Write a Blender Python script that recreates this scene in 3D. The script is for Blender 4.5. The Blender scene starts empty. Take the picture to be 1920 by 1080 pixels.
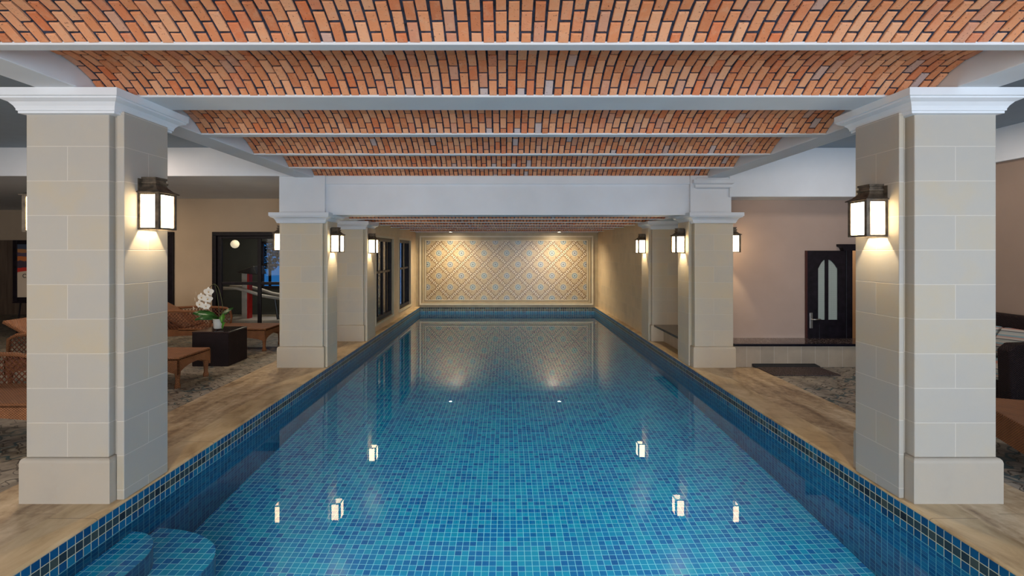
import bpy, math, random
from mathutils import Vector, Matrix
R = math.radians
PI = math.pi
random.seed(7)
sc = bpy.context.scene
COL = sc.collection

# ------------------------------------------------------------------ camera
cam = bpy.data.cameras.new('camera'); cam_o = bpy.data.objects.new('camera', cam); COL.objects.link(cam_o)
cam_o.location = (0, 0, 1.7); cam_o.rotation_euler = (R(90), 0, 0)
cam.sensor_width = 36; cam.lens = 915/1920*36
cam.shift_x = 12/1920; cam.shift_y = -70/1920
cam.clip_start = 0.05; cam.clip_end = 200
sc.camera = cam_o

# ------------------------------------------------------------------ world, exposure, large lights
w = bpy.data.worlds.new('dusk_sky'); sc.world = w; w.use_nodes = True
w.node_tree.nodes['Background'].inputs[0].default_value = (0.03, 0.22, 0.62, 1)
w.node_tree.nodes['Background'].inputs[1].default_value = 0.45
sc.view_settings.view_transform = 'Standard'; sc.view_settings.look = 'None'
sc.view_settings.exposure = 0.3; sc.view_settings.gamma = 1.0
sc.view_settings.use_curve_mapping = False
sc.cycles.use_denoising = True
sc.cycles.max_bounces = 10; sc.cycles.diffuse_bounces = 5; sc.cycles.transmission_bounces = 8
sc.cycles.sample_clamp_indirect = 6.0
sc.cycles.blur_glossy = 0.2

def area(name, loc, rot, sx, sy, power, col, spread=180):
    l = bpy.data.lights.new(name, 'AREA'); l.shape = 'RECTANGLE'; l.size = sx; l.size_y = sy
    l.energy = power; l.color = col; l.spread = R(spread)
    o = bpy.data.objects.new(name, l); COL.objects.link(o); o.location = loc; o.rotation_euler = rot
    return o
# added fill lights in unseen openings behind and beside the camera; rear pair tilted up
FILL_COOL = (0.76, 0.87, 1.0)
area('rear_fill_light', (-2.6, -4.9, 1.35), (R(112), 0, 0), 3.6, 2.3, 200, (1.0, 0.90, 0.80))
area('rear_fill_light', (2.6, -4.9, 1.35), (R(112), 0, 0), 3.6, 2.3, 285, (0.68, 0.83, 1.0))
area('left_fill_light', (-9.4, -1.0, 1.8), (R(90), 0, R(-90)), 4.5, 2.2, 135, (1.0, 0.90, 0.80))
area('right_fill_light', (6.0, -1.2, 1.8), (R(90), 0, R(90)), 4.5, 2.2, 115, FILL_COOL)
# added fill lights under the aisle ceilings, no fixtures, to brighten the aisle walls
area('left_aisle_fill_light', (-5.6, 6.2, 3.17), (0, 0, 0), 1.2, 0.6, 30, (1.0, 0.80, 0.66))
area('low_aisle_fill_light', (-7.4, 8.6, 2.77), (0, 0, 0), 0.8, 0.5, 19, (1.0, 0.78, 0.55))
area('right_aisle_fill_light', (4.75, 5.6, 3.17), (0, 0, 0), 0.8, 0.6, 18, (1.0, 0.86, 0.74))
# added underwater fill lights at the near end wall, to brighten the tiles
for lx in (-1.0, 0.5, 1.8): area('pool_fill_light', (lx, 1.03, -0.30), (R(88), 0, 0), 0.45, 0.14, 12, (0.78, 0.97, 1.0), 60)

# ------------------------------------------------------------------ node helper
class S:
    """socket with arithmetic"""
    def __init__(s, t, sock): s.t, s.k = t, sock
    def _m(s, op, *a):
        n = s.t.nodes.new('ShaderNodeMath'); n.operation = op
        for i, v in enumerate((s,)+a):
            if isinstance(v, S): s.t.links.new(v.k, n.inputs[i])
            else: n.inputs[i].default_value = v
        return S(s.t, n.outputs[0])
    def __add__(s, o): return s._m('ADD', o)
    __radd__ = __add__
    def __sub__(s, o): return s._m('SUBTRACT', o)
    def __rsub__(s, o): return (s*-1.0)+o
    def __mul__(s, o): return s._m('MULTIPLY', o)
    __rmul__ = __mul__
    def __truediv__(s, o): return s._m('DIVIDE', o)
    def floor(s): return s._m('FLOOR')
    def fract(s): return s._m('FRACT')
    def abs(s): return s._m('ABSOLUTE')
    def sin(s): return s._m('SINE')
    def sqrt(s): return s._m('SQRT')
    def gt(s, o): return s._m('GREATER_THAN', o)
    def lt(s, o): return s._m('LESS_THAN', o)
    def min(s, o): return s._m('MINIMUM', o)
    def max(s, o): return s._m('MAXIMUM', o)
    def clamp(s): return s.max(0.0).min(1.0)
    def step(s, a, b):       # smooth ramp a..b -> 0..1
        n = s.t.nodes.new('ShaderNodeMapRange'); n.interpolation_type = 'SMOOTHSTEP'
        s.t.links.new(s.k, n.inputs[0]); n.inputs[1].default_value = a; n.inputs[2].default_value = b
        return S(s.t, n.outputs[0])
class M:
    def __init__(s, name, rough=0.6, metal=0.0, spec=0.5):
        s.m = bpy.data.materials.new(name); s.m.use_nodes = True; s.t = s.m.node_tree
        s.b = s.t.nodes['Principled BSDF']; s.out = s.t.nodes['Material Output']
        s.b.inputs['Roughness'].default_value = rough; s.b.inputs['Metallic'].default_value = metal
        s.b.inputs['Specular IOR Level'].default_value = spec
    def n(s, k): return s.t.nodes.new(k)
    def obj(s):
        n = s.n('ShaderNodeTexCoord'); return s.sep(n.outputs['Object'])
    def pos(s):
        n = s.n('ShaderNodeNewGeometry'); return s.sep(n.outputs['Position'])
    def nor(s):
        n = s.n('ShaderNodeTexCoord'); return s.sep(n.outputs['Normal'])
    def island(s):
        n = s.n('ShaderNodeNewGeometry'); return S(s.t, n.outputs['Random Per Island'])
    def sep(s, k):
        n = s.n('ShaderNodeSeparateXYZ'); s.t.links.new(k, n.inputs[0]); return [S(s.t, n.outputs[i]) for i in range(3)]
    def vec(s, x, y, z=0.0):
        n = s.n('ShaderNodeCombineXYZ')
        for i, v in enumerate((x, y, z)):
            if isinstance(v, S): s.t.links.new(v.k, n.inputs[i])
            else: n.inputs[i].default_value = v
        return n.outputs[0]
    def white(s, v):
        n = s.n('ShaderNodeTexWhiteNoise'); n.noise_dimensions = '3D'; s.t.links.new(v, n.inputs[0]); return S(s.t, n.outputs[0])
    def noise(s, v, scale, detail=3, rough=0.5, dist=0.0):
        n = s.n('ShaderNodeTexNoise'); s.t.links.new(v, n.inputs['Vector'])
        n.inputs['Scale'].default_value = scale; n.inputs['Detail'].default_value = detail
        n.inputs['Roughness'].default_value = rough; n.inputs['Distortion'].default_value = dist
        return S(s.t, n.outputs[0])
    def voro(s, v, scale, feat='F1', rnd=1.0):
        n = s.n('ShaderNodeTexVoronoi'); n.feature = feat; s.t.links.new(v, n.inputs['Vector'])
        n.inputs['Scale'].default_value = scale; n.inputs['Randomness'].default_value = rnd
        return S(s.t, n.outputs['Distance'])
    def ramp(s, f, stops, interp='LINEAR'):
        n = s.n('ShaderNodeValToRGB'); n.color_ramp.interpolation = interp
        s.t.links.new(f.k, n.inputs[0]); e = n.color_ramp.elements
        while len(e) < len(stops): e.new(0.5)
        for i, (p, c) in enumerate(stops): e[i].position = p; e[i].color = (*c, 1)
        return n.outputs[0]
    def mix(s, f, a, b, mode='MIX'):
        n = s.n('ShaderNodeMix'); n.data_type = 'RGBA'; n.blend_type = mode
        if isinstance(f, S): s.t.links.new(f.k, n.inputs[0])
        else: n.inputs[0].default_value = f
        for i, v in ((6, a), (7, b)):
            if isinstance(v, tuple): n.inputs[i].default_value = (*v, 1)
            else: s.t.links.new(v, n.inputs[i])
        return n.outputs[2]
    def color(s, c):
        if isinstance(c, tuple): s.b.inputs['Base Color'].default_value = (*c, 1)
        else: s.t.links.new(c, s.b.inputs['Base Color'])
        return s
    def rough(s, f): s.t.links.new(f.k, s.b.inputs['Roughness']); return s
    def bump(s, f, strength=0.3, dist=0.01):
        n = s.n('ShaderNodeBump'); n.inputs['Strength'].default_value = strength; n.inputs['Distance'].default_value = dist
        s.t.links.new(f.k, n.inputs['Height']); s.t.links.new(n.outputs[0], s.b.inputs['Normal']); return s
    def uv_by_normal(s):
        """horizontal run along whichever vertical side the face is on"""
        x, y, z = s.obj(); nx, ny, nz = s.nor()
        f = ny.abs().gt(0.5)
        return f*x + (1.0-f)*y, z
def sr(r, g, b):
    f = lambda c: (c/255/12.92) if c/255 <= .04045 else ((c/255+.055)/1.055)**2.4
    return (f(r), f(g), f(b))
def plain(name, c, rough=0.6, metal=0.0, spec=0.5, nz=0.06, scale=6.0):
    m = M(name, rough, metal, spec); x, y, z = m.obj()
    f = m.noise(m.vec(x, y, z), scale, 4)
    m.color(m.ramp(f, [(0.3, tuple(v*(1-nz*2) for v in c)), (0.7, tuple(min(1, v*(1+nz)) for v in c))]))
    return m.m
def emis(name, c, st):
    m = M(name); m.b.inputs['Base Color'].default_value = (*c, 1)
    m.b.inputs['Emission Color'].default_value = (*c, 1); m.b.inputs['Emission Strength'].default_value = st
    return m.m

# ------------------------------------------------------------------ materials
plaster = plain('white_plaster', (0.68, 0.71, 0.745), 0.75, nz=0.02, scale=3)
ceiling_grey = plain('grey_ceiling_paint', (0.28, 0.35, 0.42), 0.9, nz=0.02)
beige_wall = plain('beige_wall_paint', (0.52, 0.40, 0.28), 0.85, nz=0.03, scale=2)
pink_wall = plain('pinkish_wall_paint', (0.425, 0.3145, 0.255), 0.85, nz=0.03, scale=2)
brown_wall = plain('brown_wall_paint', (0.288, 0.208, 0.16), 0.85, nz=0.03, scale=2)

def stone(name, bw, bh, c0, c1, c2, z0=0.302, off=0.5, joint=0.0028, u0=0.0):
    m = M(name, 0.55); u, v = m.uv_by_normal(); x, y, z = m.obj()
    v = (v - z0)/bh; row = v.floor()
    uu = (u - u0)/bw + (row*0.5).fract()*(2*off) * 0.5*2.0*0.5*2.0 if False else (u - u0)/bw + (row*0.5).fract()
    cell = m.vec(uu.floor(), row, 1.0)
    rnd = m.white(cell)
    nz = m.noise(m.vec(x, y, z), 3.2, 5, 0.6)
    fine = m.noise(m.vec(x, y, z), 30, 4, 0.6)
    f = (rnd*0.36 + nz*1.15 - 0.25).clamp()
    c = m.ramp(f, [(0.12, c0), (0.5, c1), (0.9, c2)])
    du = (uu.fract()-0.5).abs()*-1.0+0.5; dv = (v.fract()-0.5).abs()*-1.0+0.5
    j = (du*bw).min(dv*bh)
    line = 1.0 - j.step(joint*0.4, joint*1.3)
    c = m.mix(line*0.55, c, (0.66, 0.61, 0.53))
    c = m.mix(fine.step(0.62, 0.8)*0.25, c, (0.42, 0.32, 0.2))
    m.color(c); m.bump(j.step(0, joint*1.5)*0.6 + fine*0.25 + nz*0.3, 0.25, 0.006)
    return m.m
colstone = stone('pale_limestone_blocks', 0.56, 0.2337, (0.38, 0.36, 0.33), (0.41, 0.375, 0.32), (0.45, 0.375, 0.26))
litstone = stone('lit_limestone_blocks', 0.56, 0.2337, (0.50, 0.46, 0.39), (0.56, 0.49, 0.375), (0.61, 0.50, 0.33))  # same limestone for the farther columns, warm lantern light put into the colour
wallstone = stone('small_limestone_blocks', 0.46, 0.2337, (0.54, 0.42, 0.27), (0.64, 0.50, 0.32), (0.70, 0.54, 0.34), z0=0.0)
basestone = stone('plain_limestone', 30.0, 30.0, (0.352, 0.304, 0.248), (0.392, 0.348, 0.288), (0.424, 0.36, 0.28), z0=-12.3, u0=-11.7)
litbase = stone('plain_lit_limestone', 30.0, 30.0, (0.47, 0.41, 0.33), (0.54, 0.46, 0.35), (0.58, 0.48, 0.33), z0=-12.3, u0=-11.7)  # matching base stone, the lantern light again mixed into its colour
benchstone = stone('bench_stone_tiles', 0.20, 30.0, (0.30, 0.25, 0.19), (0.38, 0.31, 0.23), (0.45, 0.36, 0.26), z0=-12.3)

m = M('terracotta_bricks', 0.8, spec=0.25); isl = m.island(); x, y, z = m.pos()
base = m.ramp(isl, [(0.0, (0.56, 0.1904, 0.084)), (0.12, (0.6944, 0.2576, 0.112)), (0.45, (0.7616, 0.3248, 0.1568)), (0.72, (0.8064, 0.4032, 0.224)), (0.86, (0.6944, 0.2016, 0.0784)), (0.975, (0.6272, 0.336, 0.224)), (0.99, (0.56, 0.448, 0.4256))])
n1 = m.noise(m.vec(x+isl*9.0, y, z), 22, 5, 0.65)
c = m.mix(n1.step(0.45, 0.75)*0.35, base, (0.72, 0.46, 0.30))
sp = m.noise(m.vec(x, y+isl*5.0, z), 95, 2, 0.5)
c = m.mix(sp.step(0.66, 0.72)*0.75, c, (0.12, 0.05, 0.04))
m.color(c); m.bump(n1*0.5 + sp*0.8, 0.5, 0.006); brick = m.m
mortar = plain('dark_mortar', (0.028, 0.038, 0.07), 0.95, nz=0.4, scale=40)

PY1_ = 14.8
T = 0.0557                                  # pool tile pitch
def tiles(name, wall):
    m = M(name, 0.35 if wall else 0.12, spec=0.2 if wall else 0.5); x, y, z = m.pos()
    if wall:
        nx, ny, nz = m.nor(); f = ny.abs().gt(0.5); u = (f*x + (1.0-f)*y)/T; v = (z*-1.0-0.02)/T
    else:
        u = x/T + 0.3; v = y/T + 0.5
    cell = m.vec(u.floor(), v.floor(), 2.0 if wall else 0.0)
    r = m.white(cell)
    big = m.noise(m.vec(u.floor(), v.floor(), 0.0), 0.11, 2)
    f = (r*0.62 + big*0.55 - 0.08).clamp()
    if wall:
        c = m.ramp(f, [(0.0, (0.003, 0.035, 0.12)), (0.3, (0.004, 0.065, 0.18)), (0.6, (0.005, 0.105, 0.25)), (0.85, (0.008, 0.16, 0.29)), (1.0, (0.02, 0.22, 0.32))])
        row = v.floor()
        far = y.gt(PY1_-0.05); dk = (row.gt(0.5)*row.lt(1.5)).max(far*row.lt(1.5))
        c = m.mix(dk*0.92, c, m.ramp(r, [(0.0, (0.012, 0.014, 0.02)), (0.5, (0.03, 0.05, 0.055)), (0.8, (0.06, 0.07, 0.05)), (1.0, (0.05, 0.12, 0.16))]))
    else:
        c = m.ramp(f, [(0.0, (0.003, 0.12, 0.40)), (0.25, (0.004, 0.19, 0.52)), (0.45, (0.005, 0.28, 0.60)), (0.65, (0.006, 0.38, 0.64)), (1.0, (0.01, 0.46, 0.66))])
    du = 0.5-(u.fract()-0.5).abs(); dv = 0.5-(v.fract()-0.5).abs()
    j = du.min(dv)
    line = 1.0 - j.step(0.028, 0.052)
    c = m.mix(line, c, (0.36, 0.92, 0.95) if not wall else m.mix(z.gt(-0.185), (0.12, 0.36, 0.42), (0.62, 0.58, 0.40)))
    m.color(c); m.bump(j.step(0.02, 0.07), 0.15, 0.002)
    return m.m
floor_tile = tiles('blue_mosaic_floor_tiles', False)
wall_tile = tiles('deep_blue_wall_tiles', True)

m = M('pool_water_surface', 0.0)
m.b.inputs['Transmission Weight'].default_value = 1.0; m.b.inputs['IOR'].default_value = 1.333
m.b.inputs['Base Color'].default_value = (0.92, 0.985, 1, 1); m.b.inputs['Specular Tint'].default_value = (0.2, 0.2, 0.2, 1)
water = m.m

def deckmat(name, pebble):
    m = M(name, 0.45, spec=0.4); x, y, z = m.pos()
    n1 = m.noise(m.vec(x*3.0, y*0.8, z), 1.6, 6, 0.6, 0.6); n2 = m.noise(m.vec(x, y, z), 14, 5, 0.6)
    if pebble:
        c = m.ramp(n1*0.6+n2*0.4, [(0.38, (0.14, 0.12, 0.095)), (0.5, (0.25, 0.22, 0.18)), (0.62, (0.36, 0.32, 0.26))])
        wx = x + (y*44.0).sin()*0.035 + n2*0.07; wy = y*1.0 + (x*40.0).sin()*0.03
        d = m.voro(m.vec(wx*1.7, wy*1.5, 0.0), 3.6, 'DISTANCE_TO_EDGE')
        c = m.mix((1.0-d.step(0.015, 0.05))*0.85, c, (0.03, 0.026, 0.024))
        d2 = m.voro(m.vec(wx*0.9+3.0, wy*1.1, 0.0), 1.3, 'DISTANCE_TO_EDGE')
        c = m.mix((1.0-d2.step(0.008, 0.025))*0.8, c, (0.02, 0.07, 0.085))
    else:
        c = m.ramp(n1*0.65+n2*0.35, [(0.36, (0.20, 0.125, 0.07)), (0.5, (0.43, 0.31, 0.185)), (0.64, (0.62, 0.49, 0.33))])
        ju = ((y/0.9+(x*2.2).floor()*0.5).fract()-0.5).abs()
        c = m.mix(ju.gt(0.4965)*0.5, c, (0.1, 0.07, 0.04))
        jx = (((x.abs()-2.90)/0.42).fract()-0.5).abs()
        c = m.mix(jx.gt(0.492)*0.35, c, (0.6, 0.5, 0.36))
    m.color(c); m.bump(n2, 0.2, 0.004); m.rough((n1*0.3+0.28))
    return m.m
deck = deckmat('worn_travertine_deck', False)
pebble = deckmat('crazed_slate_deck', True)
m = M('cream_travertine_coping', 0.4); x, y, z = m.pos()
n1 = m.noise(m.vec(x*2.0, y*0.9, z), 2.6, 6, 0.6, 0.5)
c = m.ramp(n1, [(0.3, (0.30, 0.20, 0.10)), (0.5, (0.50, 0.37, 0.21)), (0.7, (0.62, 0.49, 0.31))])
jy = ((y/0.62).fract()-0.5).abs(); c = m.mix(jy.gt(0.4955)*0.7, c, (0.14, 0.09, 0.05))
m.color(c); m.bump(n1, 0.2, 0.004); coping = m.m

darkwood = plain('near_black_stained_wood', (0.010, 0.007, 0.011), 0.4, spec=0.25, nz=0.3, scale=12)
bronze = plain('aged_bronze', (0.11, 0.085, 0.06), 0.5, 0.4, nz=0.35, scale=25)
red_brown = plain('red_brown_door_edge', (0.06, 0.012, 0.01), 0.4)
m = M('clear_glass', 0.02); m.b.inputs['Transmission Weight'].default_value = 1.0; m.b.inputs['IOR'].default_value = 1.1
m.b.inputs['Base Color'].default_value = (0.9, 0.93, 0.95, 1); m.b.inputs['Specular IOR Level'].default_value = 0.9
glass = m.m
# thin window pane: see-through with a mirror-like sheen
m = M('window_glass'); t = m.t
g = m.n('ShaderNodeBsdfGlossy'); g.inputs['Roughness'].default_value = 0.03; g.inputs[0].default_value = (1, 1, 1, 1)
tr = m.n('ShaderNodeBsdfTransparent'); tr.inputs[0].default_value = (0.86, 0.9, 0.9, 1)
fr = m.n('ShaderNodeFresnel'); fr.inputs[0].default_value = 1.25
mx = m.n('ShaderNodeMixShader'); t.links.new(fr.outputs[0], mx.inputs[0]); t.links.new(tr.outputs[0], mx.inputs[1]); t.links.new(g.outputs[0], mx.inputs[2])
t.links.new(mx.outputs[0], m.out.inputs[0]); pane_mat = m.m
m = M('obscure_door_glass', 0.25); x, y, z = m.obj()
gx = ((x*90.0).fract()-0.5).abs(); gz = ((z*90.0).fract()-0.5).abs()
m.color(m.mix(gx.max(gz).gt(0.40)*0.6, (0.40, 0.45, 0.40), (0.20, 0.23, 0.2))); m.bump(gx.max(gz), 0.6, 0.003); obscure = m.m
# lantern glass: frosted, glowing
m = M('frosted_lantern_glass', 0.5); t = m.t
em = m.n('ShaderNodeEmission'); em.inputs[0].default_value = (1.0, 0.76, 0.44, 1); em.inputs[1].default_value = 8.5
tl = m.n('ShaderNodeBsdfTranslucent'); tl.inputs[0].default_value = (0.8, 0.75, 0.66, 1)
ad = m.n('ShaderNodeAddShader'); t.links.new(em.outputs[0], ad.inputs[0]); t.links.new(tl.outputs[0], ad.inputs[1]); t.links.new(ad.outputs[0], m.out.inputs[0])
lampglass = m.m
m = M('speckled_dark_granite', 0.12); x, y, z = m.obj()
v1 = m.voro(m.vec(x, y, z), 42); r1 = m.noise(m.vec(x, y, z), 60, 3)
m.color(m.ramp(r1, [(0.4, (0.035, 0.025, 0.024)), (0.56, (0.11, 0.075, 0.065)), (0.64, (0.35, 0.29, 0.25))])); granite = m.m
black_edge = plain('black_polished_stone', (0.008, 0.008, 0.014), 0.15)
m = M('speckled_doormat_pile', 0.95, spec=0.1); x, y, z = m.obj(); r1 = m.noise(m.vec(x, y, z), 120, 2)
m.color(m.ramp(r1, [(0.35, (0.035, 0.028, 0.03)), (0.6, (0.10, 0.075, 0.07)), (0.72, (0.28, 0.24, 0.22))])); m.bump(r1, 0.8, 0.01); matpile = m.m
rubber = plain('black_rubber', (0.01, 0.01, 0.011), 0.6)

def wicker(name, c0, c1, k=230.0, spec=0.35):
    m = M(name, 0.55, spec=spec); x, y, z = m.obj(); nx, ny, nz = m.nor()
    fz = nz.abs().gt(0.6); fy = ny.abs().gt(0.6)
    u = fz*x + (1.0-fz)*(fy*x + (1.0-fy)*y); v = fz*y + (1.0-fz)*z
    p = (u*k).sin()*(v*k*1.3).sin()
    nn = m.noise(m.vec(x, y, z), 9, 4)
    m.color(m.ramp((p*0.25+0.35+nn*0.35), [(0.25, c0), (0.75, c1)])); m.bump(p, 0.7, 0.006); return m.m
wick = wicker('orange_brown_wicker', (0.10, 0.035, 0.013), (0.36, 0.145, 0.055))
wickd = wicker('dark_brown_wicker', (0.005, 0.003, 0.004), (0.022, 0.012, 0.013), spec=0.15)
wick_rod = plain('red_brown_cane', (0.16, 0.05, 0.022), 0.5, nz=0.3, scale=30)

m = M('striped_cushion_fabric', 0.9, spec=0.1); x, y, z = m.obj()
s_ = ((z*11.0 + y*0.6).fract())
m.color(m.ramp(s_, [(0.0, (0.30, 0.33, 0.31)), (0.2, (0.05, 0.05, 0.07)), (0.28, (0.42, 0.38, 0.34)), (0.5, (0.45, 0.22, 0.18)), (0.58, (0.20, 0.30, 0.33)), (0.8, (0.38, 0.36, 0.33))], 'CONSTANT')); stripes = m.m
ceramic = plain('white_ceramic', (0.55, 0.56, 0.52), 0.25, nz=0.02)
petal = plain('white_orchid_petal', (0.80, 0.78, 0.70), 0.6, nz=0.03)
lip = plain('yellow_orchid_lip', (0.55, 0.35, 0.10), 0.5)
leafm = plain('deep_green_leaf', (0.02, 0.10, 0.015), 0.3, nz=0.3)
leafl = plain('light_green_leaf', (0.06, 0.22, 0.02), 0.35, nz=0.2)
stemm = plain('olive_stem', (0.06, 0.07, 0.02), 0.5)
steel = plain('brushed_metal', (0.45, 0.43, 0.40), 0.3, 0.9)
grey_plastic = plain('grey_plastic', (0.40, 0.37, 0.34), 0.4)
dark_plastic = plain('black_plastic', (0.012, 0.012, 0.015), 0.35)
red_plastic = plain('red_plastic', (0.45, 0.01, 0.01), 0.4)
foliage = plain('dark_foliage', (0.004, 0.008, 0.005), 1.0, spec=0.0, nz=0.4)
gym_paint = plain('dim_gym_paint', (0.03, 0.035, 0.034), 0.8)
gym_floor = plain('gym_floor_boards', (0.14, 0.11, 0.08), 0.5)
m = M('wood_panelling', 0.5); x, y, z = m.obj()
j = ((x/0.13).fract()-0.5).abs(); nn = m.noise(m.vec(x*12.0, y, z), 1.5, 5)
m.color(m.mix(j.gt(0.48)*0.5, m.ramp(nn, [(0.3, (0.10, 0.065, 0.045)), (0.7, (0.17, 0.115, 0.08))]), (0.03, 0.02, 0.015))); panelling = m.m

# mosaic end panel: diagonal chains of oval links around blue medallions
m = M('moorish_mosaic_tiles', 0.25, spec=0.5); x, y, z = m.obj()
P = 0.6858
x0 = x - 0.008; z0 = z + 0.168
p = (x0+z0)/P; q = (x0-z0)/P
pc = (p-0.5).floor()+1.0; qc = (q-0.5).floor()+1.0        # nearest medallion
dp = p-pc; dq = q-qc
dx = (dp+dq)*0.5; dz = (dp-dq)*0.5
r = (dx*dx+dz*dz).sqrt()
cell = m.vec(pc, qc, 0.0); rr = m.white(cell)
spk = m.noise(m.vec(x, y, z), 70, 2, 0.7)
c = m.ramp(spk, [(0.35, (0.15, 0.095, 0.045)), (0.5, (0.42, 0.31, 0.165)), (0.65, (0.62, 0.51, 0.33))])
# petals/rings near the medallion
ring = (r*34.0).sin()
c = m.mix((1.0-r.step(0.19, 0.2))*0.45*ring.gt(0.2), c, (0.62, 0.50, 0.33))
med = 1.0-r.step(0.108, 0.114)
c = m.mix(med, c, m.mix(rr.gt(0.5)*0.5, (0.20, 0.27, 0.28), (0.26, 0.25, 0.29)))
c = m.mix(r.gt(0.106)*r.lt(0.124)*0.85, c, (0.07, 0.06, 0.06))
c = m.mix(r.gt(0.124)*r.lt(0.142)*0.8, c, (0.62, 0.60, 0.48))
c = m.mix(r.gt(0.05)*r.lt(0.075)*0.7, c, (0.50, 0.50, 0.44))
c = m.mix(r.lt(0.03)*0.8, c, (0.10, 0.10, 0.12))
# small studs at quarter points
ap = dp.abs(); aq = dq.abs()
s1 = ((ap-0.33)*(ap-0.33)+aq*aq).sqrt(); s2 = ((aq-0.33)*(aq-0.33)+ap*ap).sqrt()
sd = s1.min(s2); c = m.mix(sd.lt(0.045)*0.85, c, (0.14, 0.06, 0.03)); c = m.mix(sd.gt(0.045)*sd.lt(0.07)*0.6, c, (0.66, 0.52, 0.30))
def chain(c, a, b):      # chain running along b where |a| = 0.5
    d = (0.5-a)                      # distance from line
    inside = d.lt(0.12)
    t_ = ((b+0.5)*4.0).fract()-0.5   # 4 links a cell
    e = ((d/0.068)*(d/0.068) + (t_/0.44)*(t_/0.44)).sqrt()
    c = m.mix(inside*0.9, c, (0.36, 0.25, 0.13))
    c = m.mix(inside*d.gt(0.094)*0.85, c, (0.14, 0.08, 0.04))
    c = m.mix(inside*e.lt(1.0), c, (0.74, 0.62, 0.42))
    c = m.mix(inside*e.gt(1.0)*e.lt(1.3)*0.9, c, (0.08, 0.045, 0.02))
    c = m.mix(inside*e.lt(0.48), c, (0.06, 0.035, 0.025))
    return c
c = chain(c, ap, dq); c = chain(c, aq, dp)
m.color(c); mosaic = m.m
cream_band = plain('cream_stone_band', (0.62, 0.54, 0.38), 0.4, nz=0.05, scale=4)
tan_band = plain('tan_stone_band', (0.42, 0.33, 0.19), 0.4, nz=0.08, scale=4)

# ------------------------------------------------------------------ mesh builder
class MB:
    def __init__(s): s.v = []; s.f = []
    def quad(s, a, b, c, d):
        i = len(s.v); s.v += [a, b, c, d]; s.f.append((i, i+1, i+2, i+3)); return s
    def box(s, x0, x1, y0, y1, z0, z1):
        i = len(s.v)
        s.v += [(x0,y0,z0),(x1,y0,z0),(x1,y1,z0),(x0,y1,z0),(x0,y0,z1),(x1,y0,z1),(x1,y1,z1),(x0,y1,z1)]
        s.f += [(i,i+3,i+2,i+1),(i+4,i+5,i+6,i+7),(i,i+1,i+5,i+4),(i+1,i+2,i+6,i+5),(i+2,i+3,i+7,i+6),(i+3,i,i+4,i+7)]
        return s
    def loops(s, loops, close_ends=True):
        i = len(s.v); n = len(loops[0])
        for l in loops: s.v += [tuple(p) for p in l]
        for k in range(len(loops)-1):
            for j in range(n):
                a = i+k*n+j; b = i+k*n+(j+1) % n
                s.f.append((a, b, b+n, a+n))
        if close_ends:
            s.f.append(tuple(reversed(range(i, i+n)))); s.f.append(tuple(range(i+(len(loops)-1)*n, i+len(loops)*n)))
        return s
    def rects(s, x0, x1, y0, y1, prof):     # prof = [(outward offset, z)]
        return s.loops([[(x0-o, y0-o, z), (x1+o, y0-o, z), (x1+o, y1+o, z), (x0-o, y1+o, z)] for o, z in prof])
    def tube(s, pts, r, n=8, r2=None):
        pts = [Vector(p) for p in pts]; L = []
        up = Vector((0, 0, 1))
        for k, p in enumerate(pts):
            d = (pts[min(k+1, len(pts)-1)]-pts[max(k-1, 0)]).normalized()
            a = d.cross(up)
            if a.length < 1e-3: a = d.cross(Vector((0, 1, 0)))
            a.normalize(); b = d.cross(a)
            rr = r if r2 is None else r+(r2-r)*k/(len(pts)-1)
            L.append([p+(a*math.cos(2*PI*j/n)+b*math.sin(2*PI*j/n))*rr for j in range(n)])
        return s.loops(L)
    def lathe(s, prof, c=(0, 0, 0), n=24):
        return s.loops([[(c[0]+r*math.cos(2*PI*j/n), c[1]+r*math.sin(2*PI*j/n), c[2]+z) for j in range(n)] for r, z in prof])
    def prism(s, poly, axis, a, b):         # polygon in the other two axes, extruded along axis from a to b
        def P(u, v, t): return {'x': (t, u, v), 'y': (u, t, v), 'z': (u, v, t)}[axis]
        return s.loops([[P(u, v, a) for u, v in poly], [P(u, v, b) for u, v in poly]])
    def build(s, name, mat, parent=None, bevel=0, smooth=False, fix=True, loc=None):
        me = bpy.data.meshes.new(name); me.from_pydata(s.v, [], s.f); me.materials.append(mat)
        if fix:
            import bmesh
            bm = bmesh.new(); bm.from_mesh(me); bmesh.ops.recalc_face_normals(bm, faces=bm.faces); bm.to_mesh(me); bm.free()
        if smooth:
            for p in me.polygons: p.use_smooth = True
        o = bpy.data.objects.new(name, me); COL.objects.link(o)
        if parent: o.parent = parent
        if loc: o.location = loc
        if bevel:
            b = o.modifiers.new('bevel', 'BEVEL'); b.width = bevel; b.segments = 2; b.limit_method = 'ANGLE'
        return o
def tag(o, label=None, cat=None, group=None, kind=None):
    if label: o['label'] = label
    if cat: o['category'] = cat
    if group: o['group'] = group
    if kind: o['kind'] = kind
    return o
def empty(name, loc=(0, 0, 0), rz=0):
    o = bpy.data.objects.new(name, None); COL.objects.link(o); o.location = loc; o.rotation_euler = (0, 0, rz); o.empty_display_size = 0.1
    return o
def struct(name, mb, mat, label=None, **k): return tag(mb.build(name, mat, **k), label, kind='structure')

# ------------------------------------------------------------------ dimensions
PL, PR = -2.602, 2.702           # pool side walls
PY0, PY1 = 1.0, 14.8             # pool ends
WZ = -0.19                       # water level
FZ = -1.22                       # pool floor

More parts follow.
